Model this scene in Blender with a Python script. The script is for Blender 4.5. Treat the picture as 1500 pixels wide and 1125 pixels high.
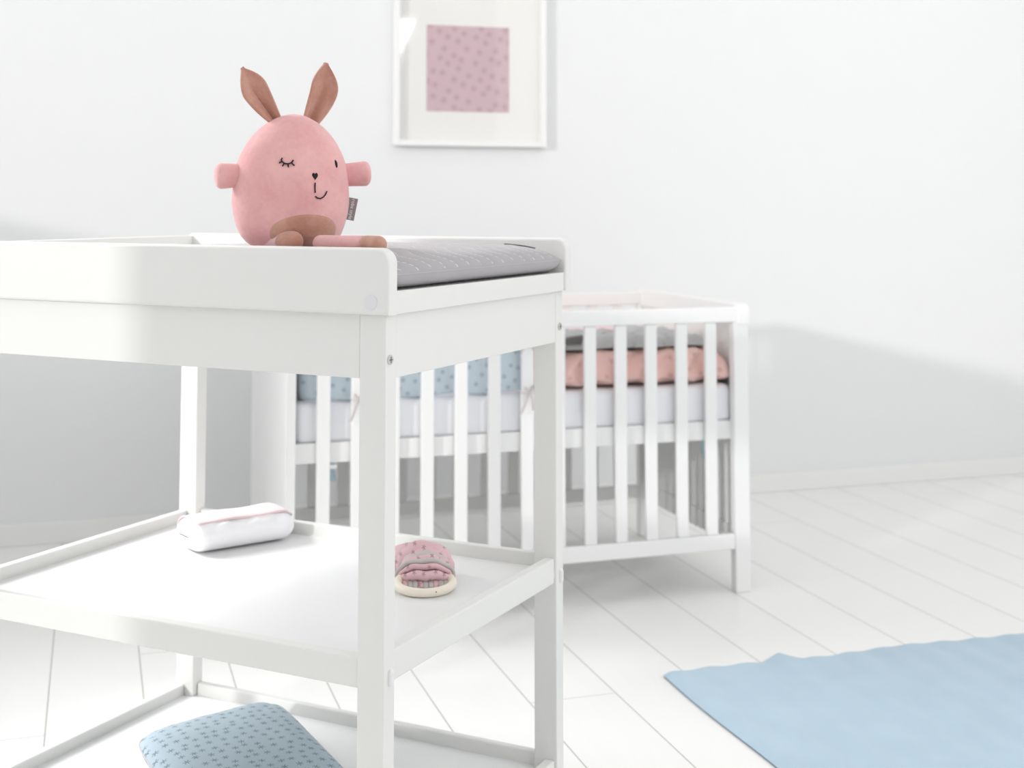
import bpy, bmesh, math, random
from mathutils import Vector, Matrix
from math import sin, cos, pi, radians as R

for o in list(bpy.data.objects):
    bpy.data.objects.remove(o, do_unlink=True)
scene = bpy.context.scene
COL = scene.collection
random.seed(7)

# ------------------------------------------------------------------ camera
F_PX, PITCH, PY, YAW, EYE = 1956.96, 0.0687, 162.5, 0.3032, 1.03
cam_d = bpy.data.cameras.new('camera')
cam = bpy.data.objects.new('camera', cam_d)
COL.objects.link(cam)
cam.location = (0, 0, EYE)
cam.rotation_euler = (pi / 2 + PITCH, 0, -YAW)
cam_d.sensor_width = 36
cam_d.lens = 36 * F_PX / 1500
cam_d.shift_y = -(562.5 - PY) / 1500
cam_d.clip_start = 0.05
cam_d.dof.use_dof = True
cam_d.dof.focus_distance = 1.95
cam_d.dof.aperture_fstop = 4.6
scene.camera = cam

# ------------------------------------------------------------------ light
SUN_DIR = Vector((1.62, 1.0, -0.38)).normalized()      # comes through the window in the left wall
world = bpy.data.worlds.new('world')
scene.world = world
world.use_nodes = True
bg = world.node_tree.nodes['Background']
bg.inputs['Color'].default_value = (0.99, 0.99, 0.99, 1)
bg.inputs['Strength'].default_value = 1.28
sun_d = bpy.data.lights.new('sun', 'SUN')
sun_d.energy = 1.05
sun_d.color = (1.0, 0.985, 0.96)
sun_d.angle = R(2.6)
sun = bpy.data.objects.new('sun', sun_d)
COL.objects.link(sun)
sun.rotation_euler = SUN_DIR.to_track_quat('-Z', 'Y').to_euler()
sun.location = (-4, -1, 3)
win_d = bpy.data.lights.new('window_light', 'AREA')       # soft daylight from the far end of the left window
win_d.shape = 'RECTANGLE'
win_d.size, win_d.size_y = 0.8, 1.0
win_d.energy = 8
win_d.spread = R(54)
win_l = bpy.data.objects.new('window_light', win_d)
COL.objects.link(win_l)
win_l.location = (-1.25, 3.75, 1.95)
win_l.rotation_euler = (Vector((0.35, 2.2, 0.4)) - win_l.location).to_track_quat('-Z', 'Y').to_euler()
vs = scene.view_settings
vs.view_transform = 'Standard'
vs.look = 'None'
vs.gamma = 1
vs.use_curve_mapping = False
vs.exposure = 0.05

# ------------------------------------------------------------------ materials
def new_mat(name, color, rough=0.5, spec=0.5, sheen=0.0):
    m = bpy.data.materials.new(name)
    m.use_nodes = True
    nt = m.node_tree
    b = nt.nodes['Principled BSDF']
    b.inputs['Base Color'].default_value = (*color, 1)
    b.inputs['Roughness'].default_value = rough
    b.inputs['Specular IOR Level'].default_value = spec
    if sheen:
        b.inputs['Sheen Weight'].default_value = sheen
        b.inputs['Sheen Roughness'].default_value = 0.5
    return m, nt, b

class N:                                              # tiny node helper
    def __init__(self, nt):
        self.nt = nt
    def n(self, t, **k):
        x = self.nt.nodes.new(t)
        for a, v in k.items():
            setattr(x, a, v)
        return x
    def link(self, a, b):
        self.nt.links.new(a, b)
    def math(self, op, a, b=None, c=None):
        x = self.n('ShaderNodeMath', operation=op)
        for i, v in enumerate((a, b, c)):
            if v is None:
                continue
            if isinstance(v, (int, float)):
                x.inputs[i].default_value = v
            else:
                self.link(v, x.inputs[i])
        return x.outputs[0]
    def noise(self, vec, scale, detail=2.0):
        x = self.n('ShaderNodeTexNoise')
        x.inputs['Scale'].default_value = scale
        x.inputs['Detail'].default_value = detail
        self.link(vec, x.inputs['Vector'])
        return x.outputs['Fac']
    def objco(self):
        return self.n('ShaderNodeTexCoord').outputs['Object']
    def mix(self, fac, c1, c2):
        x = self.n('ShaderNodeMix', data_type='RGBA')
        if isinstance(fac, (int, float)):
            x.inputs['Factor'].default_value = fac
        else:
            self.link(fac, x.inputs['Factor'])
        for s, c in (('A', c1), ('B', c2)):
            sk = [i for i in x.inputs if i.name == s and i.type == 'RGBA'][0]
            if isinstance(c, tuple):
                sk.default_value = (*c, 1)
            else:
                self.link(c, sk)
        return [o for o in x.outputs if o.type == 'RGBA'][0]
    def bump(self, h, strength, dist, bsdf):
        x = self.n('ShaderNodeBump')
        x.inputs['Strength'].default_value = strength
        x.inputs['Distance'].default_value = dist
        self.link(h, x.inputs['Height'])
        self.link(x.outputs[0], bsdf.inputs['Normal'])

def painted(name, color, rough=0.35, var=0.02, spec=0.5):
    m, nt, b = new_mat(name, color, rough, spec)
    k = N(nt)
    f = k.noise(k.objco(), 9.0, 4)
    dark = tuple(c * (1 - var) for c in color)
    k.link(k.mix(f, color, dark), b.inputs['Base Color'])
    k.bump(k.noise(k.objco(), 260.0, 2), 0.03, 0.0006, b)
    return m

def fabric(name, color, rough=0.9, var=0.06, sheen=0.25, weave=900.0, blot=14.0, bump=0.25):
    m, nt, b = new_mat(name, color, rough, 0.2, sheen)
    k = N(nt)
    f = k.noise(k.objco(), blot, 4)
    dark = tuple(c * (1 - var) for c in color)
    lite = tuple(min(1, c * (1 + var)) for c in color)
    k.link(k.mix(f, dark, lite), b.inputs['Base Color'])
    k.bump(k.noise(k.objco(), weave, 2), bump, 0.001, b)
    return m

def printed(name, base, motif, cell, plane='xz', size=0.36, strength=0.75, var=0.05, sheen=0.2, turn=27, rnd=0.42):
    """cotton printed with scattered small sprigs: a star of short strokes in every cell"""
    m, nt, b = new_mat(name, base, 0.9, 0.2, sheen)
    k = N(nt)
    co = k.objco()
    sep = k.n('ShaderNodeSeparateXYZ')
    k.link(co, sep.inputs[0])
    comb = k.n('ShaderNodeCombineXYZ')
    k.link(sep.outputs['XYZ'.index(plane[0].upper())], comb.inputs[0])
    k.link(sep.outputs['XYZ'.index(plane[1].upper())], comb.inputs[1])
    sc = k.n('ShaderNodeVectorMath', operation='SCALE')
    rt = k.n('ShaderNodeVectorRotate', rotation_type='Z_AXIS')
    rt.inputs['Angle'].default_value = R(turn)
    k.link(comb.outputs[0], rt.inputs['Vector'])
    k.link(rt.outputs[0], sc.inputs[0])
    sc.inputs['Scale'].default_value = 1.0 / cell
    v = k.n('ShaderNodeTexVoronoi', voronoi_dimensions='2D', feature='F1')
    v.inputs['Scale'].default_value = 1.0
    v.inputs['Randomness'].default_value = rnd
    k.link(sc.outputs[0], v.inputs['Vector'])
    d = k.n('ShaderNodeVectorMath', operation='SUBTRACT')
    k.link(sc.outputs[0], d.inputs[0])
    k.link(v.outputs['Position'], d.inputs[1])
    s2 = k.n('ShaderNodeSeparateXYZ')
    k.link(d.outputs[0], s2.inputs[0])
    cs = k.n('ShaderNodeSeparateColor')
    k.link(v.outputs['Color'], cs.inputs[0])
    ang = k.math('ADD', k.math('ARCTAN2', s2.outputs[1], s2.outputs[0]),
                 k.math('MULTIPLY', cs.outputs[0], 6.283))
    petals = k.math('ABSOLUTE', k.math('COSINE', k.math('MULTIPLY', ang, 3.0)))
    rad = k.math('MULTIPLY_ADD', k.math('POWER', petals, 3.0), 0.80, 0.20)
    dist = k.math('SQRT', k.math('ADD', k.math('POWER', s2.outputs[0], 2.0), k.math('POWER', s2.outputs[1], 2.0)))
    rim = k.math('SUBTRACT', k.math('MULTIPLY', rad, size), dist)
    mask = k.math('MULTIPLY', rim, 9.0)
    x = k.n('ShaderNodeClamp')
    k.link(mask, x.inputs['Value'])
    fac = k.math('MULTIPLY', x.outputs[0], strength)
    dark = tuple(c * (1 - var) for c in base)
    lite = tuple(min(1, c * (1 + var)) for c in base)
    ground = k.mix(k.noise(co, 12.0, 3), dark, lite)
    k.link(k.mix(fac, ground, motif), b.inputs['Base Color'])
    k.bump(k.noise(co, 900.0, 2), 0.2, 0.001, b)
    return m

M = {}
M['wall'] = painted('wall_paint', (0.825, 0.83, 0.835), 0.85, 0.01, 0.3)
M['trim'] = painted('trim_paint', (0.86, 0.86, 0.855), 0.45, 0.01)
M['table'] = painted('table_lacquer', (0.82, 0.82, 0.80), 0.34, 0.012)
M['shelf'] = painted('shelf_lacquer', (0.85, 0.855, 0.855), 0.28, 0.012)
M['crib'] = painted('crib_lacquer', (0.875, 0.875, 0.87), 0.4, 0.012)
M['frame'] = painted('picture_frame_paint', (0.87, 0.87, 0.865), 0.4, 0.01)
M['mat_board'] = painted('mat_board', (0.88, 0.87, 0.845), 0.9, 0.01, 0.2)
M['cap'] = painted('plastic_cap', (0.78, 0.77, 0.79), 0.4, 0.01)
M['bolt'] = new_mat('bolt_steel', (0.62, 0.62, 0.60), 0.35)[0]
M['bolt'].node_tree.nodes['Principled BSDF'].inputs['Metallic'].default_value = 0.6
M['bolt_slot'] = new_mat('bolt_socket', (0.16, 0.16, 0.155), 0.5)[0]
M['dark'] = fabric('dark_strap_and_shade', (0.045, 0.045, 0.05), 0.8, 0.1, 0.0)  # black of the strap and of the drawn shade under the mat
M['thread'] = fabric('black_thread', (0.022, 0.02, 0.022), 0.7, 0.1, 0.0)
def plush(name, base, pale, scale):
    m, nt, b = new_mat(name, base, 0.95, 0.2, 0.35)
    k = N(nt)
    co = k.objco()
    f = k.noise(co, scale, 5)
    f2 = k.noise(co, scale * 9, 3)
    g = k.math('ADD', k.math('MULTIPLY', f, 0.75), k.math('MULTIPLY', f2, 0.25))
    cr = k.n('ShaderNodeMapRange')
    cr.inputs['From Min'].default_value = 0.38
    cr.inputs['From Max'].default_value = 0.66
    k.link(g, cr.inputs['Value'])
    k.link(k.mix(cr.outputs[0], base, pale), b.inputs['Base Color'])
    k.bump(k.noise(co, 700, 2), 0.5, 0.001, b)
    return m
M['pink_plush'] = plush('pink_plush', (0.76, 0.375, 0.385), (0.86, 0.50, 0.49), 15)
M['pale_pink_plush'] = plush('pale_pink_plush', (0.80, 0.50, 0.54), (0.84, 0.56, 0.60), 15)
M['brown_plush'] = plush('dusty_brown_plush', (0.48, 0.235, 0.175), (0.60, 0.34, 0.265), 26)
M['tag'] = fabric('grey_ribbon', (0.30, 0.27, 0.285), 0.8, 0.03, 0.1)
M['tag_ink'] = new_mat('tag_ink', (0.85, 0.84, 0.84), 0.7)[0]
M['sheet'] = fabric('white_sheet', (0.89, 0.895, 0.925), 0.9, 0.015, 0.1, 900, 8, 0.15)
M['terry'] = fabric('white_towelling', (0.91, 0.91, 0.935), 0.95, 0.03, 0.2, 500, 20, 0.5)
M['pink_edge'] = fabric('pink_cotton', (0.83, 0.66, 0.68), 0.9, 0.05)
M['grey_edge'] = fabric('grey_cotton', (0.50, 0.48, 0.485), 0.9, 0.04)
M['grey_muslin'] = fabric('grey_muslin', (0.60, 0.56, 0.55), 0.9, 0.05)
M['dark_grey'] = fabric('dark_grey_cotton', (0.16, 0.155, 0.15), 0.9, 0.08)
M['ribbon'] = fabric('pale_ribbon', (0.66, 0.61, 0.61), 0.8, 0.05)
M['pale_blue'] = fabric('pale_blue_tape', (0.50, 0.66, 0.73), 0.8, 0.04)
M['oval'] = new_mat('white_plastic', (0.9, 0.9, 0.9), 0.3)[0]
M['wood'] = painted('pale_beech', (0.93, 0.86, 0.735), 0.45, 0.08)
M['knot'] = new_mat('wood_plug', (0.25, 0.12, 0.06), 0.6)[0]
M['blue_print'] = printed('blue_sprig_cotton', (0.63, 0.72, 0.78), (0.20, 0.27, 0.34), 0.030, 'xz', 0.29, 0.85)
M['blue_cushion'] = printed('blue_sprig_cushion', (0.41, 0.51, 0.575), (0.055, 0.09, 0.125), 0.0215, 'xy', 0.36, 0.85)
M['pink_duvet'] = printed('pink_sprig_duvet', (0.86, 0.58, 0.53), (0.42, 0.21, 0.20), 0.042, 'xz', 0.26, 0.6, 0.06)
M['grey_print'] = printed('grey_sprig_cotton', (0.47, 0.47, 0.47), (0.12, 0.12, 0.12), 0.045, 'xy', 0.24, 0.55, 0.10)
M['art'] = printed('pink_sprig_print', (0.63, 0.455, 0.50), (0.40, 0.25, 0.29), 0.041, 'xz', 0.37, 0.85, 0.05)
M['muslin'] = printed('pink_sprig_muslin', (0.78, 0.53, 0.57), (0.16, 0.06, 0.09), 0.015, 'xz', 0.30, 0.8)
M['rug'] = fabric('blue_cotton_rug', (0.43, 0.555, 0.65), 0.95, 0.07, 0.2, 500, 9, 0.35)

def floor_material():
    m, nt, b = new_mat('white_floorboards', (0.84, 0.835, 0.82), 0.32, 0.5)
    k = N(nt)
    co = k.objco()
    sep = k.n('ShaderNodeSeparateXYZ'); k.link(co, sep.inputs[0])
    u = k.math('DIVIDE', k.math('SUBTRACT', sep.outputs[0], 0.882), 0.19)
    fr = k.math('FRACT', u)
    idx = k.math('FLOOR', u)
    edge = k.math('MINIMUM', fr, k.math('SUBTRACT', 1.0, fr))       # 0 at a joint
    gap = k.math('LESS_THAN', edge, 0.0075)
    rnd = k.n('ShaderNodeTexWhiteNoise', noise_dimensions='1D')
    k.link(idx, rnd.inputs['W'])
    v = k.math('FRACT', k.math('ADD', k.math('DIVIDE', sep.outputs[1], 1.9), rnd.outputs[0]))
    gap2 = k.math('LESS_THAN', v, 0.0011)
    gap = k.math('MAXIMUM', gap, gap2)
    board = k.mix(rnd.outputs[0], (0.885, 0.88, 0.868), (0.865, 0.86, 0.848))
    st = k.n('ShaderNodeMapping')
    st.inputs['Scale'].default_value = (30, 1.2, 1)
    k.link(co, st.inputs['Vector'])
    grain = k.noise(st.outputs[0], 2.0, 5)
    board2 = k.mix(k.math('MULTIPLY', grain, 0.12), board, (0.70, 0.69, 0.66))
    k.link(k.mix(gap, board2, (0.46, 0.45, 0.43)), b.inputs['Base Color'])
    k.bump(k.math('SUBTRACT', k.math('MULTIPLY', grain, 0.1), gap), 0.5, 0.002, b)
    return m
M['floor'] = floor_material()

def quilt_material():
    m, nt, b = new_mat('grey_quilted_cotton', (0.42, 0.405, 0.42), 0.85, 0.25, 0.15)
    k = N(nt)
    co = k.objco()
    sep = k.n('ShaderNodeSeparateXYZ'); k.link(co, sep.inputs[0])
    wob = k.math('MULTIPLY', k.math('SINE', k.math('MULTIPLY_ADD', sep.outputs[1], 2 * pi / 0.085, 2.4)), 0.017)
    u = k.math('DIVIDE', k.math('ADD', sep.outputs[0], wob), 0.038)
    fr = k.math('FRACT', u)
    e = k.math('MINIMUM', fr, k.math('SUBTRACT', 1.0, fr))
    puff = k.math('POWER', k.math('MULTIPLY', e, 2.0), 0.4)
    line = k.math('LESS_THAN', e, 0.03)
    dash = k.math('GREATER_THAN', k.math('FRACT', k.math('DIVIDE', k.math('ADD', sep.outputs[1], k.math('MULTIPLY', sep.outputs[0], 0.3)), 0.0042)), 0.42)
    top = k.math('GREATER_THAN', sep.outputs[2], 0.004)             # the quilting stops at the seam
    st = k.math('MULTIPLY', k.math('MULTIPLY', line, dash), top)
    ground = k.mix(k.noise(co, 15, 3), (0.40, 0.385, 0.40), (0.45, 0.435, 0.45))
    k.link(k.mix(st, ground, (0.74, 0.725, 0.74)), b.inputs['Base Color'])
    k.bump(k.math('MULTIPLY', puff, top), 0.35, 0.004, b)
    return m
M['quilt'] = quilt_material()

def glass_material():
    m = bpy.data.materials.new('picture_glass')
    m.use_nodes = True
    nt = m.node_tree
    nt.nodes.clear()
    k = N(nt)
    out = k.n('ShaderNodeOutputMaterial')
    tr = k.n('ShaderNodeBsdfTransparent')
    gl = k.n('ShaderNodeBsdfGlossy'); gl.inputs['Roughness'].default_value = 0.01
    lw = k.n('ShaderNodeLayerWeight'); lw.inputs['Blend'].default_value = 0.5
    fz = k.math('MULTIPLY_ADD', k.math('POWER', lw.outputs['Facing'], 5.0), 0.95, 0.045)
    mx = k.n('ShaderNodeMixShader')
    k.link(fz, mx.inputs[0]); k.link(tr.outputs[0], mx.inputs[1]); k.link(gl.outputs[0], mx.inputs[2])
    k.link(mx.outputs[0], out.inputs[0])
    return m
M['glass'] = glass_material()

def daylight_material():
    m = bpy.data.materials.new('window_daylight')
    m.use_nodes = True
    nt = m.node_tree
    nt.nodes.clear()
    k = N(nt)
    out = k.n('ShaderNodeOutputMaterial')
    e = k.n('ShaderNodeEmission')
    e.inputs['Color'].default_value = (1, 1, 1, 1)
    e.inputs['Strength'].default_value = 9.0
    k.link(e.outputs[0], out.inputs[0])
    return m
M['daylight'] = daylight_material()

# ------------------------------------------------------------------ helpers
def tag(o, label=None, cat=None, group=None, kind=None):
    if label: o['label'] = label
    if cat: o['category'] = cat
    if group: o['group'] = group
    if kind: o['kind'] = kind
    return o

def empty(name, loc=(0, 0, 0), rz=0.0):
    o = bpy.data.objects.new(name, None)
    o.empty_display_size = 0.05
    o.location = loc
    o.rotation_euler = (0, 0, rz)
    COL.objects.link(o)
    return o

class MB:
    """collects shapes and links them as ONE mesh object"""
    def __init__(self):
        self.bm = bmesh.new()
    def _add(self, b, smooth=False, mi=0):
        for f in b.faces:
            f.smooth = smooth
            f.material_index = mi
        me = bpy.data.meshes.new('t')
        b.to_mesh(me)
        b.free()
        self.bm.from_mesh(me)
        bpy.data.meshes.remove(me)
    def box(self, x0, x1, y0, y1, z0, z1, bev=0.0015, seg=2, mat=None, mi=0):
        b = bmesh.new()
        bmesh.ops.create_cube(b, size=1)
        for v in b.verts:
            v.co = Vector((x0 + (v.co.x + .5) * (x1 - x0), y0 + (v.co.y + .5) * (y1 - y0), z0 + (v.co.z + .5) * (z1 - z0)))
        if bev:
            bmesh.ops.bevel(b, geom=b.edges[:], offset=bev, segments=seg, profile=0.5, affect='EDGES')
        if mat is not None:
            bmesh.ops.transform(b, matrix=mat, verts=b.verts)
        self._add(b, False, mi)
        return self
    def prism(self, pts, axis, a0, a1, bev=0.0, seg=2, mi=0):
        """polygon (u,v) extruded along axis; axis x: (y,z); y: (x,z); z: (x,y)"""
        b = bmesh.new()
        def mk(u, v, w):
            return {'x': (w, u, v), 'y': (u, w, v), 'z': (u, v, w)}[axis]
        A = [b.verts.new(mk(u, v, a0)) for u, v in pts]
        B = [b.verts.new(mk(u, v, a1)) for u, v in pts]
        f1 = b.faces.new(A); f2 = b.faces.new(B[::-1])
        n = len(pts)
        for i in range(n):
            b.faces.new((A[i], B[i], B[(i + 1) % n], A[(i + 1) % n]))
        bmesh.ops.recalc_face_normals(b, faces=b.faces)
        if bev:
            ed = [e for e in b.edges if any(f in (f1, f2) for f in e.link_faces)]
            bmesh.ops.bevel(b, geom=ed, offset=bev, segments=seg, profile=0.5, affect='EDGES')
        self._add(b, False, mi)
        return self
    def tube(self, path, rad, n=12, caps=True, mi=0, flat=None, closed=False):
        """path of Vectors; rad a float or list; flat = list of (ru, rv) pairs for an oval section"""
        b = bmesh.new()
        P = [Vector(p) for p in path]
        L = len(P)
        rings = []
        up = Vector((0, 0, 1))
        prev = None
        for i in range(L):
            if closed:
                t = P[(i + 1) % L] - P[i - 1]
            else:
                t = P[min(i + 1, L - 1)] - P[max(i - 1, 0)]
            t.normalize()
            if prev is None:
                u = t.cross(up)
                if u.length < 1e-3:
                    u = t.cross(Vector((1, 0, 0)))
            else:
                u = prev - t * prev.dot(t)
            u.normalize()
            prev = u
            w = u.cross(t).normalized()
            if flat:
                ru, rv = flat[i]
            else:
                r = rad[i] if isinstance(rad, (list, tuple)) else rad
                ru = rv = r
            rings.append([b.verts.new(P[i] + u * ru * cos(2 * pi * j / n) + w * rv * sin(2 * pi * j / n)) for j in range(n)])
        m = L if closed else L - 1
        for i in range(m):
            A, B = rings[i], rings[(i + 1) % L]
            for j in range(n):
                b.faces.new((A[j], A[(j + 1) % n], B[(j + 1) % n], B[j]))
        if caps and not closed:
            b.faces.new(rings[0][::-1]); b.faces.new(rings[-1])
        bmesh.ops.recalc_face_normals(b, faces=b.faces)
        self._add(b, True, mi)
        return self
    def capsule(self, p, q, r0, r1, n=20, mi=0, round0=True, round1=True, k=7):
        p, q = Vector(p), Vector(q)
        d = (q - p).normalized()
        L = (q - p).length
        path, rad = [], []
        if round0:
            for i in range(k):
                a = pi / 2 * (1 - i / k)
                path.append(p - d * r0 * sin(a)); rad.append(max(r0 * cos(a), 1e-5))
        for i in range(9):
            t = i / 8
            path.append(p + d * L * t); rad.append(r0 + (r1 - r0) * t)
        if round1:
            for i in range(1, k + 1):
                a = pi / 2 * i / k
                path.append(q + d * r1 * sin(a)); rad.append(max(r1 * cos(a), 1e-5))
        return self.tube(path, rad, n, True, mi)
    def grid(self, fn, nu, nv, mi=0, wrap_u=False, thick=0.0, smooth=True):
        b = bmesh.new()
        V = [[b.verts.new(fn(i / (nu - (0 if wrap_u else 1)), j / (nv - 1))) for j in range(nv)] for i in range(nu)]
        for i in range(nu if wrap_u else nu - 1):
            for j in range(nv - 1):
                i2 = (i + 1) % nu
                try:
                    b.faces.new((V[i][j], V[i2][j], V[i2][j + 1], V[i][j + 1]))
                except ValueError:
                    pass
        bmesh.ops.remove_doubles(b, verts=b.verts, dist=1e-6)
        bmesh.ops.recalc_face_normals(b, faces=b.faces)
        if thick:
            bmesh.ops.solidify(b, geom=b.faces[:], thickness=thick)
            bmesh.ops.recalc_face_normals(b, faces=b.faces)
        self._add(b, smooth, mi)
        return self
    def disc(self, c, nrm, r, h, n=28, bev=0.0, mi=0):
        b = bmesh.new()
        bmesh.ops.create_cone(b, cap_ends=True, segments=n, radius1=r, radius2=r, depth=h)
        if bev:
            ed = [e for e in b.edges if len(e.link_faces) == 2 and any(len(f.verts) > 4 for f in e.link_faces)]
            bmesh.ops.bevel(b, geom=ed, offset=bev, segments=2, profile=0.5, affect='EDGES')
        q = Vector(nrm).normalized().to_track_quat('Z', 'Y').to_matrix().to_4x4()
        bmesh.ops.transform(b, matrix=Matrix.Translation(Vector(c)) @ q, verts=b.verts)
        self._add(b, False, mi)
        return self
    def build(self, name, mat, parent=None, smooth_mods=None):
        me = bpy.data.meshes.new(name)
        self.bm.to_mesh(me)
        self.bm.free()
        for mm in (mat if isinstance(mat, (list, tuple)) else [mat]):
            me.materials.append(mm)
        o = bpy.data.objects.new(name, me)
        COL.objects.link(o)
        if parent is not None:
            o.parent = parent
        return o

def structure(name, mb, mat, parent=None):
    o = mb.build(name, mat, parent)
    o['kind'] = 'structure'
    return o

def rounded_poly(x0, x1, z0, z1, r, top_only=True, n=8):
    pts = [(x0, z0), (x1, z0)]
    for i in range(n + 1):
        a = pi / 2 * i / n
        pts.append((x1 - r + r * cos(a), z1 - r + r * sin(a)))
    for i in range(n + 1):
        a = pi / 2 + pi / 2 * i / n
        pts.append((x0 + r + r * cos(a), z1 - r + r * sin(a)))
    return pts

def smooth_noise(x, y, s=0):
    return (sin(x * 1.7 + s) * cos(y * 2.3 - s * .7) + .5 * sin(x * 3.9 - y * 1.3 + s * 2.1) + .35 * cos(x * 2.1 + y * 5.3 + s)) / 1.85

# ------------------------------------------------------------------ room shell
WY = 4.3638                                            # face of the back wall
structure('floor', MB().box(-1.6, 4.6, -2.1, WY + .12, -0.05, 0.0, 0), M['floor'])
structure('wall_back', MB().box(-1.6, 4.6, WY, WY + .12, 0, 3.7, 0), M['wall'])
SX0, SX1, SY0, SY1 = 0.5, 4.3, -1.2, 3.5                # made-up opening in the unseen ceiling, sized to brighten the floor
structure('ceiling', MB().box(-1.6, 4.6, -2.1, SY0, 3.7, 3.8, 0).box(-1.6, 4.6, SY1, WY + .12, 3.7, 3.8, 0)
          .box(-1.6, SX0, SY0, SY1, 3.7, 3.8, 0).box(SX1, 4.6, SY0, SY1, 3.7, 3.8, 0), M['wall'])
LX = -1.35                                             # unseen left wall: full-height opening, then a window over a made-up sill
Y0, YM, Y1 = 1.16, 2.12, 4.12
SHADE_SILL = 1.20  # added sill height, keeps sun off the crib's left end
structure('wall_left', MB().box(LX - .1, LX, -2.1, Y0, 0, 3.7, 0).box(LX - .1, LX, Y1, WY, 0, 3.7, 0)
          .box(LX - .1, LX, Y0, Y1, 3.55, 3.7, 0).box(LX - .1, LX, YM, Y1, 0, SHADE_SILL, 0), M['wall'])
wf = MB()
wf.box(LX - .08, LX - .02, Y0, Y0 + .05, 0.0, 3.55, .003).box(LX - .08, LX - .02, Y1 - .05, Y1, SHADE_SILL, 3.55, .003)
wf.box(LX - .08, LX - .02, Y0 + .05, Y1 - .05, 3.50, 3.55, .003).box(LX - .08, LX + .02, YM, Y1, SHADE_SILL, SHADE_SILL + .03, .003)
structure('window_1', wf, M['trim'])
structure('baseboard_back', MB().box(LX + .001, 4.6, WY - .012, WY, 0, 0.0642, .002), M['trim'])
structure('wall_right_blocker', MB().box(4.6, 4.7, 2.7, WY + .12, 0, 3.7, 0), M['wall'])  # unseen partial wall, added to cut side light under the crib
# wall behind the camera with a dormer window that mirrors in the picture glass
FY = -2.0
structure('wall_front', MB().box(-1.35, 1.28, FY - .1, FY, 0, 3.7, 0).box(2.64, 3.2, FY - .1, FY, 0, 3.7, 0)
          .box(1.28, 2.64, FY - .1, FY, 0, 1.9, 0).box(1.28, 2.64, FY - .1, FY, 2.64, 3.7, 0), M['wall'])
quad = [(1.36, 2.0), (2.295, 2.0), (2.522, 2.545), (1.36, 2.60)]
w2 = MB().prism([(1.28, 1.9), (2.64, 1.9), (2.64, 2.64), (2.56, 2.62), (2.32, 1.97), (1.33, 1.97)], 'y', FY - .1, FY - .02)
w2.prism([(1.28, 1.9), (1.33, 1.97), (1.33, 2.63), (2.56, 2.58), (2.64, 2.64), (1.28, 2.64)], 'y', FY - .1, FY - .02)
wo = structure('window_2', w2, M['trim'])
structure('window_pane', MB().prism(quad, 'y', FY - .08, FY - .07), M['daylight'], wo)

# ------------------------------------------------------------------ picture on the wall
pic = empty('framed_picture', (1.2138, WY, 1.22))
tag(pic, 'white framed print of small dark sprigs on a pink square hanging on the back wall', 'picture')
hw, HH, bw, dp = 0.267, 0.570, 0.019, 0.030
fr = MB()
fr.box(-hw, -hw + bw, -dp, -.001, 0, HH, .0015).box(hw - bw, hw, -dp, -.001, 0, HH, .0015)
fr.box(-hw + bw, hw - bw, -dp, -.001, 0, bw, .0015).box(-hw + bw, hw - bw, -dp, -.001, HH - bw, HH, .0015)
fr.build('frame', M['frame'], pic)
mbd = MB().box(-hw + bw, hw - bw, -.008, -.004, bw, HH - bw, 0).build('mat_board', M['mat_board'], pic)
MB().box(-.1525, .138, -.0092, -.0082, .1175, .4095, 0).build('print', M['art'], pic)
MB().box(-hw + bw, hw - bw, -.0225, -.0205, bw, HH - bw, 0).build('glass_pane', M['glass'], pic)

# ------------------------------------------------------------------ changing table
TX, TY, TR = 0.3865, 1.8151, 0.7682
PHI = pi / 2 - TR
W, B = 0.585, 0.83
LT, LW = 0.0289, 0.0425
ZA, ZP, ZT = 0.7879, 0.8764, 0.968
table = empty('changing_table', (TX, TY, 0), PHI)
tag(table, 'white open changing table with two shelves and raised rounded side panels', 'changing table')
for i, (x, y) in enumerate(((0, 0), (W - LT, 0), (0, B - LW), (W - LT, B - LW))):
    lg = MB().box(x, x + LT, y, y + LW, 0, ZP, .0018).build('leg', M['table'], table)
    if y == 0:
        bx = x + (.011 if x == 0 else .0148)
        bo = MB().disc((bx, -.0006, .8145), (0, -1, 0), .0068, .003, 24, .0008)
        bo.build('bolt', M['bolt'], lg)
        MB().box(bx - .0042, bx + .0042, -.0026, -.0020, .8138, .8152, 0).box(bx - .0007, bx + .0007, -.0026, -.0020, .8103, .8187, 0).build('bolt_slot', M['bolt_slot'], lg)
        cp = MB().capsule((x + .0165, -.0005, .3805), (x + .0165, -.0005, .3935), .0052, .0052, 14)
        tag(cp.build('cover_cap', M['shelf'], lg), 'small white plastic cap over the shelf screw')
# aprons
MB().box(LT, W - LT, .0008, .019, ZA, ZP, .0012).build('apron', M['table'], table)
MB().box(LT, W - LT, B - .019, B - .0008, ZA, ZP, .0012).build('apron', M['table'], table)
MB().box(.0008, .019, LW, B - LW, ZA, ZP, .0012).build('apron', M['table'], table)
MB().box(W - .019, W - .0008, LW, B - LW, ZA, ZP, .0012).build('apron', M['table'], table)
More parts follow.
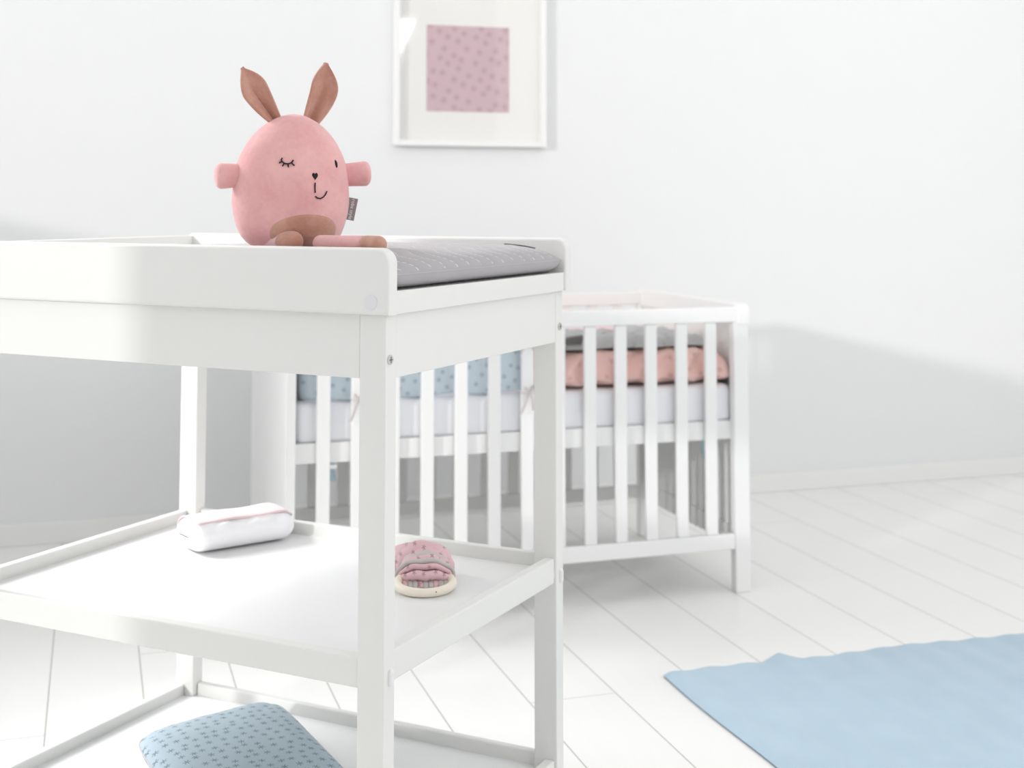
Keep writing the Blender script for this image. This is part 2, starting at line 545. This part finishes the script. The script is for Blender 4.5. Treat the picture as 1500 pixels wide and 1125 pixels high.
# raised side panels
for x0, x1 in ((-.0133, .0120), (W - .0120, W + .0133)):
    sp = MB().prism(rounded_poly(-.0124, B + .0124, ZP, ZT, .022), 'x', x0, x1, .0045, 3).build('side_panel', M['table'], table)
    out = -1 if x0 < 0 else 1
    for y in (.0162, B - .0162):
        MB().disc((x0 if out < 0 else x1, y, .894), (out, 0, 0), .0108, .0016, 32, .0004).build('cover_cap', M['cap'], sp)
MB().box(.0121, W - .0121, -.008, .010, ZP, .9085, .0012).build('tray_lip', M['table'], table)
MB().box(.0121, W - .0121, B - .010, B + .008, ZP, ZT - .004, .0012).build('tray_back', M['table'], table)
MB().box(.0121, W - .0121, .010, B - .010, ZP, .9050, 0).build('tray_board', M['table'], table)
def shelf(zs, zf, zr, zfr):
    s = MB().box(.004, W - .004, .004, B - .004, zs - .014, zs, 0).build('shelf', M['shelf'], table)
    MB().box(.0035, .0215, LW, B - LW, zf[0], zf[1], .0025).build('shelf_rail', M['table'], s)
    MB().box(LT, W - LT, .0035, .0215, zr[0], zr[1], .0025).build('shelf_rail', M['table'], s)
    MB().box(W - .0165, W - .002, LW, B - LW, zfr[0], zfr[1], .0025).build('shelf_rail', M['table'], s)
    MB().box(LT, W - LT, B - .0215, B - .0035, zr[0], zr[1], .0025).build('shelf_rail', M['table'], s)
    return s
mid = shelf(.3985, (.3695, .4117), (.3772, .4198), (.380, .4215))
low = shelf(.0620, (.038, .080), (.040, .0825), (.046, .0848))

# grey changing mat
MW, MD, MH = .560, .60, .052
mat_o = empty('changing_mat', (0, 0, 0), PHI)
def tabw(a, b, z):
    return Vector((TX + a * cos(PHI) - b * sin(PHI), TY + a * sin(PHI) + b * cos(PHI), z))
mat_o.location = tabw(.2925, -.0075 + MD / 2, .9302)
tag(mat_o, 'grey quilted changing mat with wavy stitching lying on the changing table', 'changing mat')
def mat_fn(sign):
    def fn(u, v):
        s = sin(pi / 2 * (2 * u - 1)); t = sin(pi / 2 * (2 * v - 1))
        e = 8 if sign > 0 else 26
        hgt = (max(0, 1 - abs(s) ** e)) ** .5 * (max(0, 1 - abs(t) ** e)) ** .5
        x = s * MW / 2 * (1 - .012 * abs(t) ** 6)
        y = t * MD / 2 * (1 - .008 * abs(s) ** 6)
        up = .0300 if sign > 0 else .0214
        z = sign * up * hgt
        if sign > 0:
            z += .0014 * smooth_noise(x * 30, y * 30) * hgt
        return (x, y, z)
    return fn
cov = MB().grid(mat_fn(1), 70, 70).grid(mat_fn(-1), 70, 70).build('cover', M['quilt'], mat_o)
MB().tube([(-MW / 2 + .012 + i * (MW - .06) / 20, -MD / 2 + .0065 + .0004 * sin(i * .6), -.0196) for i in range(21)], .0008, 8).build('under_mat_shade', M['dark'], mat_o)  # thin dark tube standing in for the shade beneath the mat
def seam_pt(i, n=160):
    q = i / n * 4
    k = int(q) % 4; f = q - int(q)
    g = sin(pi / 2 * (2 * f - 1)) * .5 + .5
    u, v = ((g, 0), (1, g), (1 - g, 1), (0, 1 - g))[k]
    return mat_fn(1)(u, v)
MB().tube([seam_pt(i) for i in range(160)], .0007, 6, closed=True).build('seam', M['grey_edge'], mat_o)
def mat_top(x, y):
    return .0300 * (max(0, 1 - abs(2 * x / MW) ** 8) * max(0, 1 - abs(2 * y / MD) ** 8)) ** .5
MB().tube([(x, y, mat_top(x, y) + .0012) for x, y in [(.204 + .0062 * i, -.222 - .0055 * i) for i in range(8)]], .0010, 8).build('strap', M['dark'], mat_o)

# ------------------------------------------------------------------ plush bunny
BZ = .9588                                              # sits on the mat
bun = empty('plush_bunny', tabw(.112, .2385, BZ), R(16.2))
tag(bun, 'pink plush bunny with brown ears winking on the changing table', 'stuffed toy')
PROF = [(0, .030), (.004, .055), (.012, .066), (.022, .0745), (.037, .0805), (.055, .0845), (.070, .0862), (.085, .0865), (.100, .0858),
        (.116, .0840), (.132, .0805), (.148, .0745), (.163, .0668), (.176, .0575), (.187, .0470), (.196, .0350), (.203, .0220), (.2068, .0100), (.2080, .0001)]
def rad_at(z):
    z = max(0, min(.208, z))
    for (z0, r0), (z1, r1) in zip(PROF, PROF[1:]):
        if z <= z1:
            t = (z - z0) / (z1 - z0)
            return r0 + (r1 - r0) * t
    return 0
FLAT = .94
def skin(az, z, off=0.0):
    """point on the bunny's body; az from the front, degrees, + to the viewer's right"""
    a = R(az)
    r = rad_at(z) * (1 + .075 * max(0, cos(a + R(118))))
    dr = (rad_at(z + .004) - rad_at(z - .004)) / .008
    n = Vector((sin(a), -cos(a) * FLAT, -dr)).normalized()
    return Vector((r * sin(a), -r * FLAT * cos(a), z)) + n * off
def body_fn(u, v):
    i = v * (len(PROF) - 1)
    z = PROF[int(i)][0] if i == int(i) else PROF[int(i)][0] + (PROF[int(i) + 1][0] - PROF[int(i)][0]) * (i - int(i))
    p = skin(u * 360, z)
    k = 1 + .006 * smooth_noise(u * 12.566 * .5, z * 40)
    # shallow gathers where the seam meets the crown
    g = max(0, (z - .15) / .058)
    k -= .012 * g * (.5 + .5 * cos(u * 2 * pi * 7))
    return (p.x * k, p.y * k, p.z)
body = MB().grid(body_fn, 96, 73, wrap_u=True).build('body', M['pink_plush'], bun)
m_ = body.modifiers.new('smooth', 'SMOOTH'); m_.factor = .5; m_.iterations = 4
# belly patch
def belly_fn(u, v):
    a = u * 2 * pi
    rho = v
    off = .0022 if v < .9 else .0022 - .004 * (v - .9) / .1
    return skin(-7 + 44 * rho * cos(a), max(.002, .023 + .0325 * rho * sin(a)), off)
MB().grid(belly_fn, 64, 14, wrap_u=True).build('belly_patch', M['brown_plush'], bun)
# face: (mm right, mm up) as seen from the front, wrapped on to the body
def face_pt(az, z, off=.0012):
    return skin(az, z, off)
def stroke(pts, r=.0011):
    path = []
    for (a0, z0), (a1, z1) in zip(pts, pts[1:]):
        for i in range(4):
            t = i / 4
            path.append(face_pt(a0 + (a1 - a0) * t, z0 + (z1 - z0) * t))
    path.append(face_pt(*pts[-1]))
    return path
ze = .1305
we = MB()
we.tube(stroke([(-36.0, ze + .0045), (-34.4, ze + .0008), (-31.6, ze - .0016), (-28.3, ze - .0020), (-25.2, ze - .0006), (-23.0, ze + .0036)]), .0011, 8)
for q in ([(-35.0, ze + .002), (-37.6, ze - .0008)], [(-32.5, ze - .0010), (-34.0, ze - .0056)], [(-28.6, ze - .0020), (-28.0, ze - .0070)],
          [(-25.0, ze - .0004), (-21.9, ze - .0046)], [(-35.4, ze + .0050), (-35.0, ze + .0066)]):
    we.tube(stroke(q), .0010, 8)
we.build('closed_eye', M['thread'], bun)
def blob(fn, mat, name, off=.0016):
    def g(u, v):
        a, z = fn(u * 2 * pi)
        ca, cz = fn.c
        return skin(ca + (a - ca) * v, cz + (z - cz) * v, off - .0014 * v ** 4)
    return MB().grid(g, 40, 8, wrap_u=True).build(name, mat, bun)
def f_eye(t): return (29.6 + 2.0 * cos(t), .1300 + .0062 * sin(t))
f_eye.c = (29.6, .1300)
blob(f_eye, M['thread'], 'open_eye')
def f_nose(t):
    x = 16 * sin(t) ** 3
    y = 13 * cos(t) - 5 * cos(2 * t) - 2 * cos(3 * t) - cos(4 * t)
    return (-.6 + x * .0305 * 6.6, .1110 + y * .00040)
f_nose.c = (-.6, .1120)
blob(f_nose, M['thread'], 'nose')
mo = MB()
mo.tube(stroke([(-1.0, .1010), (-1.3, .0930), (-1.0, .0860)]), .00095, 8)
mo.tube(stroke([(-1.0, .0810), (1.2, .0785), (4.6, .0775), (7.6, .0795), (10.4, .0835), (12.2, .0885)]), .00095, 8)
mo.build('mouth', M['thread'], bun)
# ears
def ear(side, base, tip, wid, lean):
    bx, bz = base; tx, tz = tip
    def fn(u, v):
        t = v; s = 2 * u - 1
        w = wid * (.52 + 1.55 * t - .95 * t * t)
        if t > .55:
            w *= 1 - ((t - .55) / .45) ** 1.8
        w = max(w, .0030)
        bend = .09 * sin(pi * t) * (tz - bz)
        x = bx + (tx - bx) * t + side * bend * (1 if side > 0 else .3) + s * w * cos(lean)
        z = bz + (tz - bz) * t - s * w * sin(lean)
        fold = (1 - t) ** 1.2
        y = .004 + .006 * t + .019 * (1 - abs(s) ** 1.1) * (.30 + .70 * fold) * min(1, (1.02 - t) / .35)
        y += .0018 * sin(s * 7 + t * 5) * (1 - t)
        return (x, y, z)
    o = MB().grid(fn, 21, 30, thick=.0055).build('ear', M['brown_plush'], bun)
    mm = o.modifiers.new('round', 'SUBSURF'); mm.levels = 1; mm.render_levels = 1
    return o
ear(1, (.0320, .1960), (.0600, .2920), .0200, R(14))
ear(-1, (-.0270, .1965), (-.0830, .2765), .0210, R(-38))
# arms
def arm(az, tilt, length):
    a = R(az)
    d = Vector((sin(a), -cos(a), tilt)).normalized()
    p0 = Vector((0, 0, .1135)) + Vector((sin(a), -cos(a), 0)) * .070
    path, rad = [], []
    for i in range(10):
        t = i / 9
        path.append(p0 + d * length * t); rad.append(.0170 + .0025 * t)
    e = path[-1]
    for i in range(1, 8):
        q = pi / 2 * i / 7
        path.append(e + d * .010 * sin(q)); rad.append(max(.0195 * cos(q) ** .6, 1e-4))
    return MB().tube(path, rad, 24).build('arm', M['pink_plush'], bun)
arm(72, .08, .040)
arm(-100, -.05, .040)
# legs, in table directions relative to the bunny
inv = Matrix.Rotation(-R(16.2), 3, 'Z')
def rel(a, b, z):
    return inv @ (tabw(a, b, z) - tabw(.112, .2385, BZ))
def leg(p, q, r0, r1, cut, skin_mat):
    p, q = Vector(p), Vector(q)
    m = p.lerp(q, cut)
    lo = MB().capsule(p, m, r0, r1, 22, round1=False).build('leg', skin_mat, bun)
    MB().capsule(m, q, r1 * 1.02, r1 * 1.02, 22, round0=False).build('foot', M['brown_plush'], lo)
leg(rel(.062, .152, BZ + .0122), rel(.0310, .0330, BZ + .0125), .0118, .0125, .80, M['pink_plush'])
leg(rel(.066, .254, BZ + .0145), rel(.0455, .1900, BZ + .0145), .0148, .0152, .68, M['pale_pink_plush'])
# side label with lettering
va = 67.0
tg = MB()
p = skin(va, .0630, -.003)
out = Vector((sin(R(va)), -cos(R(va)), 0))
T3 = Matrix.Translation(p) @ Matrix(((out.x, 0, -out.y * -1, 0), (out.y, 0, -out.x, 0), (0, 1, 0, 0), (0, 0, 0, 1)))
ez = Vector((0, 0, 1)); en = Vector((out.y, -out.x, 0))
if en.dot(Vector((0, -1, 0))) < 0: en = -en
ey = en.cross(out)                                      # up (or down) in the label's plane
if ey.z < 0: ey = -ey
lean = R(-9)
ou = out * cos(lean) - ez * sin(lean) * -1
uu = ez * cos(lean) + out * -sin(lean) * -1
ou = (out * cos(R(11)) - ez * sin(R(11))); uu = (ez * cos(R(11)) + out * sin(R(11)))
nn = ou.cross(uu).normalized()
if nn.dot(Vector((0, -1, 0))) < 0: nn = -nn
T3 = Matrix(((ou.x, uu.x, nn.x, p.x), (ou.y, uu.y, nn.y, p.y), (ou.z, uu.z, nn.z, p.z), (0, 0, 0, 1)))
tagm = MB().box(-.004, .0150, -.0175, .0170, -.0005, .0005, .0002, 1, T3).build('side_label', M['tag'], bun)
def word(txt, size, x, y):
    cu = bpy.data.curves.new('lettering', 'FONT')
    cu.body = txt
    cu.size = size
    cu.extrude = .0001
    t = bpy.data.objects.new('lettering', cu)
    COL.objects.link(t)
    bpy.context.view_layer.update()
    dg = bpy.context.evaluated_depsgraph_get()
    me = bpy.data.meshes.new_from_object(t.evaluated_get(dg))
    bpy.data.objects.remove(t, do_unlink=True)
    me.transform(T3 @ Matrix.Translation((x, y, .00065)) @ Matrix.Rotation(-pi / 2, 4, 'Z'))
    me.materials.clear(); me.materials.append(M['tag_ink'])
    o = bpy.data.objects.new('lettering', me)
    COL.objects.link(o)
    o.parent = tagm
    return o
word('roba style', .0080, .0062, .0155)

# ------------------------------------------------------------------ crib
CX, CY, CR = 1.6897, 3.2713, 0.0092
L, D = 1.2375, 0.669
crib = empty('baby_crib', (CX, CY, 0), CR)
tag(crib, 'white slatted baby crib with solid end panels standing before the back wall', 'crib')
PW = .044
for x0, x1 in ((-PW, 0), (-L, -L + .024)):
    for y0 in (0, D - .030):
        MB().box(x0, x1, y0, y0 + .030, 0, .7105, .0035, 3).build('post', M['crib'], crib)
for x0, x1 in ((-.026, -.006), (-L + .003, -L + .021)):
    MB().box(x0, x1, .030, D - .030, .165, .706, 0).build('end_panel', M['crib'], crib)
    MB().box(x0 - .004, x1 + .004, .030, D - .030, .112, .165, .002).build('end_rail', M['crib'], crib)
for x0, x1 in ((-.034, .004), (-L - .004, -L + .030)):
    MB().prism([(y, z) for y, z in rounded_poly(-.004, D + .004, .706, .760, .024)], 'x', x0, x1, .005, 3).build('end_cap', M['crib'], crib)
slx = [.5275, .6121, .6998, .7872, .8742, .9608, 1.0490, 1.1345, 1.2203, 1.3057, 1.3914, 1.4795, 1.5646]
xa, xb = -L + .024, -PW
for y0, y1 in ((.002, .022), (D - .022, D - .002)):
    MB().box(xa - .004, xb + .012, y0, y1, .7105, .7508, .003, 3).build('top_rail', M['crib'], crib)
    MB().box(xa, xb, y0, y1, .1133, .1536, .003, 3).build('bottom_rail', M['crib'], crib)
    for X in slx:
        x = X - CX
        MB().box(x, x + .0335, y0 + .003, y1 - .003, .1535, .7106, .004, 3).build('slat', M['crib'], crib)
bb = MB().box(-L + .024, -.028, .0305, D - .0305, .399, .437, .001)
for y in (.0235, D - .0305):
    bb.box(-L + .024, -.028, y, y + .0070, .399, .4475, .0015)
bb = bb.build('bed_base', M['crib'], crib)
# blue tapes hanging under the base, and a small clip
for x, y, z in ((-.104, .06, .398), (-1.118, .07, .398)):
    def tape(u, v, x=x, y=y):
        return (x + .020 * (u - .5) + .008 * v * v, y + .006 * sin(3 * v), .401 - .055 * v)
    MB().grid(tape, 4, 9, thick=.001).build('hanging_tape', M['pale_blue'], bb)
MB().capsule((-1.127, .030, .388), (-1.113, .030, .388), .0055, .0055, 14).build('clip', M['oval'], bb)

# mattress
mt = empty('crib_mattress', (CX, CY, .437), CR)
tag(mt, 'white sheeted mattress lying in the crib behind the slats', 'mattress')
def rbox(mb, x0, x1, y0, y1, z0, z1, r, seg=5, amp=0.0):
    b = bmesh.new()
    bmesh.ops.create_cube(b, size=1)
    for v in b.verts:
        v.co = Vector((x0 + (v.co.x + .5) * (x1 - x0), y0 + (v.co.y + .5) * (y1 - y0), z0 + (v.co.z + .5) * (z1 - z0)))
    bmesh.ops.bevel(b, geom=b.edges[:], offset=r, segments=seg, profile=0.5, affect='EDGES')
    mb._add(b, True)
    return mb
rbox(MB(), -1.208, -.032, .0312, D - .0312, .0005, .106, .020).build('sheet', M['sheet'], mt)

# bumper along the head half, tied to the slats
bump = empty('crib_bumper', (CX, CY, .545), CR)
tag(bump, 'pale blue sprigged bumper tied inside the left half of the crib', 'crib bumper')
def bpath(s):
    pts = [(-.607, .047), (-1.165, .047), (-1.185, .067), (-1.185, .60), (-1.165, .622), (-.70, .622)]
    seg = [(Vector(b) - Vector(a)).length for a, b in zip(pts, pts[1:])]
    tot = sum(seg); d = s * tot
    for (a, b), l in zip(zip(pts, pts[1:]), seg):
        if d <= l + 1e-9:
            p = Vector(a).lerp(Vector(b), d / l)
            dv = (Vector(b) - Vector(a)).normalized()
            return p, Vector((dv.y, -dv.x))
        d -= l
    return Vector(pts[-1]), Vector((0, 1))
def bum_fn(u, v):
    p, nrm = bpath(v * .9999)
    a = u * 2 * pi
    th = .0125 * (abs(cos(a)) ** .7) * (1 if cos(a) > 0 else -1)
    sq = sin(a)
    z = .100 + .0985 * (abs(sq) ** .55) * (1 if sq > 0 else -1)
    end = min(1, min(v, 1 - v) / .004)
    k = .35 + .65 * end
    p = p + nrm * th * k
    return (p.x, p.y, z + .003 * sin(v * 60))
MB().grid(bum_fn, 28, 150, wrap_u=True).build('padding', M['blue_print'], bump)
def ribbon(x, z, s=1):
    rb = MB()
    for k, (dx, dz, ox) in enumerate(((-.024, -.048, 0), (.006, -.040, .003))):
        def fn(u, v, dx=dx, dz=dz, ox=ox):
            return (x + ox + dx * v * s + .007 * (u - .5), -.006 - .007 * sin(v * 2.6) + .002 * u, z + dz * v + .003 * sin(v * 5))
        rb.grid(fn, 3, 14, thick=.0008)
    for dx in (-.014, .012):
        lp = [(x + dx * sin(t * pi) * .9, -.008 - .004 * sin(t * 2 * pi), z + .022 * sin(t * pi / 1.0) * (1 if dx > 0 else .8) * (0.5 + .5 * t)) for t in [i / 14 for i in range(15)]]
        rb.tube(lp, .0022, 8, flat=[(.0030, .0010)] * 15)
    rb.tube([(x + .0175 * cos(t) - .002, .009 + .0165 * sin(t), z) for t in [2 * pi * i / 24 for i in range(24)]], .0012, 6, closed=True)
    rb.disc((x, -.009, z), (0, -1, 0), .0042, .006, 16, .001)
    rb.build('tie_ribbon', M['ribbon'], bump)
ribbon(1.0660 - CX, .004)
ribbon(.6290 - CX, .006)
ribbon(1.0660 - CX, .155)

# pink duvet
duv = empty('duvet', (CX, CY, .545), CR)
tag(duv, 'pink sprigged duvet puffed up on the crib mattress', 'duvet')
DX0, DX1, DY0, DY1 = -.585, -.036, .026, .600
def duvet_fn(sign):
    def fn(u, v):
        s = sin(pi / 2 * (2 * u - 1)); t = sin(pi / 2 * (2 * v - 1))
        x = (DX0 + DX1) / 2 + s * (DX1 - DX0) / 2
        y = (DY0 + DY1) / 2 + t * (DY1 - DY0) / 2
        h = max(0, 1 - abs(s) ** 20) ** .36 * max(0, 1 - abs(t) ** 10) ** .42
        lump = smooth_noise(x * 24, y * 15, 1.3)
        puck = smooth_noise(x * 58 + 3, y * 40, 4.1)
        z = .022 + ((.074 + .008 * lump + .003 * puck) if sign > 0 else -.0205) * h
        # gathers on the side that faces out
        g = .022 * sin(x * 58 + 2.4 * sin(z * 40)) + .009 * sin(x * 97 - z * 80) + .004 * puck
        y += (.036 + g) * abs(t) ** 6 * (.3 + .7 * h) * (1 if t < 0 else -1)
        return (x + .006 * sin(z * 60) * abs(s) ** 8, max(y, .0245), z)
    return fn
MB().grid(duvet_fn(1), 90, 70).grid(duvet_fn(-1), 90, 70).build('cover', M['pink_duvet'], duv)

# grey coverlet on the duvet
cvl = empty('folded_coverlet', (CX, CY, .6475), CR)
tag(cvl, 'rumpled grey coverlet with pink lining lying on the pink duvet in the crib', 'blanket')
GX0, GX1, GY0, GY1 = -.585, -.085, .075, .42
def hem(x):
    return .004 + .010 * smooth_noise(x * 22, 1.0, 2.0)
def cov_fn(u, v):
    x = GX0 + (GX1 - GX0) * u
    y = GY0 + (GY1 - GY0) * v + .010 * sin(x * 30) * (1 - v)
    edge = min(1, u / .05, (1 - u) / .05, v / .06, (1 - v) / .06)
    bulge = sin(pi * min(1, max(0, v)) ** .5) if v < 1 else 0
    z = .005 + (.028 - .010 * u + .008 * smooth_noise(x * 16, y * 14, .5) + .006 * smooth_noise(x * 44, y * 38, 3)) * max(0, edge) ** .5 * (.75 + .25 * bulge)
    return (x, y, z)
def cov_bot(u, v):
    p = cov_fn(u, v)
    return (p[0], p[1] + .004, -.007)
MB().grid(lambda u, v: (lambda p: (p[0], p[1], p[2] - .008 * max(0, 1 - v / .05)))(cov_fn(u, v)), 60, 60).grid(cov_bot, 60, 40).build('outer_cloth', M['grey_print'], cvl)
def lin_fn(u, v):
    p = cov_fn(.02 + .62 * u, .52 + .46 * v)
    return (p[0], p[1], p[2] + .004 + .006 * sin(pi * v) * (1 - u * .5))
MB().grid(lin_fn, 30, 12, thick=.004).build('lining', M['pink_edge'], cvl)
MB().prism([(-.552, .0150), (-.455, .0110), (-.445, .0345), (-.480, .0310), (-.515, .0240)], 'y', .064, .085, .002).build('folded_corner', M['dark_grey'], cvl)

# ------------------------------------------------------------------ things on the table's shelves
# white towel with a pink sheet on it
tw = empty('folded_towel', tabw(0, 0, .3985), PHI)
tag(tw, 'white folded towel under a pink edged cloth on the middle shelf', 'towel')
c0 = Vector((.553, .566)); c1 = Vector((.308, .691))     # the roll's ends
ax = (c1 - c0).normalized(); nx = Vector((ax.y, -ax.x))
if nx.x < 0: nx = -nx
def tow_fn(u, v):
    a = u * 2 * pi
    Lr = .205
    ty = v * Lr
    endk = min(1, (v / .16)) if v < .5 else min(1, (1 - v) / .12)
    k = max(0.001, 1 - (1 - endk) ** 2.4) ** .5
    half = .056 * (.45 + .55 * k)
    ht = .0285 * k
    ca, sa = cos(a), sin(a)
    px = (abs(ca) ** .75) * (1 if ca > 0 else -1) * half
    pz = .0285 + (abs(sa) ** .85) * (1 if sa > 0 else -1) * ht
    if sa > 0:
        pz += .003 * smooth_noise(px * 70, ty * 40, 1) * k
    pt = c0 + ax * ty + nx * px
    return (pt.x, pt.y, max(.0006, pz))
MB().grid(tow_fn, 48, 40, wrap_u=True).build('towelling', M['terry'], tw)
def pk_fn(u, v):
    a = .18 * pi - (u * .86 - .40) * pi * .92 + .15 * pi
    ty = .004 + v * .19
    endk = min(1, (ty / .205) / .16)
    k = max(0.001, 1 - (1 - endk) ** 2.4) ** .5
    half = .0585 * (.45 + .55 * k)
    ca, sa = cos(a), sin(a)
    px = (abs(ca) ** .75) * (1 if ca > 0 else -1) * half
    pz = .030 + (abs(sa) ** .85) * (1 if sa > 0 else -1) * (.0285 * k + .0016)
    pt = c0 + ax * ty + nx * px
    return (pt.x, pt.y, max(.002, pz + .001 * sin(ty * 60)))
pk = MB().grid(pk_fn, 26, 30, thick=.003).build('pink_cloth', M['pink_edge'], tw)
MB().tube([pk_fn(i / 24, 0) for i in range(25)], .0022, 8).build('grey_binding', M['grey_edge'], pk)

# wooden ring with a knotted muslin
RC = Vector((.5315, 2.176))
tt = empty('teething_ring', (RC.x, RC.y, .3985), -R(14))
tag(tt, 'pale wooden ring with a pink and grey cloth looped through it on the middle shelf', 'baby toy')
RR, rr = .0455, .0071
MB().tube([(RR * cos(t), RR * sin(t), rr + .0004 + .0035 * (1 + sin(t))) for t in [2 * pi * i / 64 for i in range(64)]], rr, 16, closed=True).build('ring', M['wood'], tt)
MB().disc((.018, -.0485, .0095), (.3, -1, .35), .0011, .0022, 12).build('wood_plug', M['knot'], tt)
cl = MB()
def band(y, half, hgt, z0, ru, rv, mi, wig=0.0, skew=0.0):
    path, fl = [], []
    for i in range(25):
        t = i / 24
        a = pi * t
        x = -half * cos(a) + skew * sin(a)
        z = z0 + hgt * sin(a) ** .8
        path.append((x, y + .021 + wig * sin(a * 3) - .006 * sin(a), z + .0012 * sin(7 * a + y * 90)))
        k = .45 + .55 * sin(a) ** .6
        fl.append((ru * k, rv * k))
    cl.tube(path, 1, 14, True, mi, fl)
band(-.004, .037, .009, .011, .010, .0078, 0, .001)             # lens of cloth between the ring's sides
band(.004, .041, .022, .010, .010, .0050, 0, .001)
band(.012, .046, .030, .008, .012, .0055, 1, .001)              # grey border
band(.022, .043, .035, .008, .011, .0050, 0, .002)
band(.031, .041, .039, .008, .011, .0045, 1, .002)
band(.041, .038, .041, .008, .014, .0075, 0, .002)
band(.050, .036, .036, .008, .018, .0200, 0, .002, -.004)
band(.062, .040, .030, .006, .020, .0220, 0, .002, -.014)
for i in range(9):                                              # pleats under the lens
    x = -.034 + .0085 * i
    cl.tube([(x, .016, .014), (x + .001, .006, .008), (x + .0015, -.004, .0035 + .001 * (i % 2))], 1, 8, True, 1 if i % 3 else 0,
            [(.0045, .003), (.0048, .002), (.0042, .001)])
cl.tube([(-.020, .060, .020), (-.030, .085, .030), (-.044, .105, .024), (-.060, .120, .016)], [.020, .026, .022, .012], 16, True, 0)
cl.build('cloth', [M['muslin'], M['grey_muslin']], tt)

# blue cushion on the bottom shelf
e2 = Vector((-.554, -.832)); e1 = Vector((-.92, .39))
cu = empty('cushion', tabw(0, 0, .0620), PHI)
tag(cu, 'blue sprigged cushion lying on the bottom shelf of the changing table', 'cushion')
C0 = Vector((.512, .556))
LA, LB = .400, .280
def cus_fn(sign):
    def fn(u, v):
        s = sin(pi / 2 * (2 * u - 1)); t = sin(pi / 2 * (2 * v - 1))
        # rounded square outline
        pw = 9.0
        m = max(abs(s), abs(t), 1e-6)
        k = m / ((abs(s) ** pw + abs(t) ** pw) ** (1 / pw)) if m > 0 else 1
        s2, t2 = s * k, t * k
        h = max(0, 1 - abs(s) ** 5) ** .55 * max(0, 1 - abs(t) ** 5) ** .55
        p = C0 + e2 * LA * (s2 + 1) / 2 + e1 * LB * (t2 + 1) / 2
        mid_ = .036 if sign > 0 else .034
        tilt = .012 * (1 - (s2 + 1) / 2)
        z = .0345 + tilt * .8 + sign * (.026 if sign > 0 else .0300) * h + (tilt * .0)
        z += .0015 * smooth_noise(p.x * 26, p.y * 26, 2) * h
        if sign < 0: z = max(.0005, z - tilt * h)
        return (p.x, p.y, z)
    return fn
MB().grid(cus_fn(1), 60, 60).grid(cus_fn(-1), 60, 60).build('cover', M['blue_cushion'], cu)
def pipe_pt(i, n=120):
    q = i / n * 4
    k = int(q) % 4; f = q - int(q)
    g = sin(pi / 2 * (2 * f - 1)) * .5 + .5
    u, v = ((g, 0), (1, g), (1 - g, 1), (0, 1 - g))[k]
    return cus_fn(1)(u, v)
MB().tube([pipe_pt(i) for i in range(120)], .0016, 8, closed=True).build('edge_seam', M['grey_edge'], cu)

# ------------------------------------------------------------------ rug
rug = empty('play_rug', (1.2065, 2.7530, 0))
tag(rug, 'soft blue padded rug lying on the white floorboards in front of the crib', 'rug')
def rug_top(u, v):
    x = 1.0 * u
    y = -.86 * v
    edge = min(1, u / .016, (1 - u) / .016, v / .018, (1 - v) / .018)
    z = .004 + .0095 * max(0, edge) ** .5 + .0022 * sin(x * 2 * pi / .085 + .9 * sin(y * 7)) * edge + .0018 * smooth_noise(x * 14, y * 11, 1)* edge
    lift = max(0, 1 - abs(x - .285) / .05) * max(0, 1 - v / .12)
    return (x + .004 * sin(y * 9), y + .022 * lift + .006 * sin(x * 13) * (1 - v), z + .010 * lift)
def rug_bot(u, v):
    p = rug_top(u, v)
    return (p[0], p[1], .0012)
MB().grid(rug_top, 120, 90).grid(rug_bot, 120, 90).build('padding', M['rug'], rug)
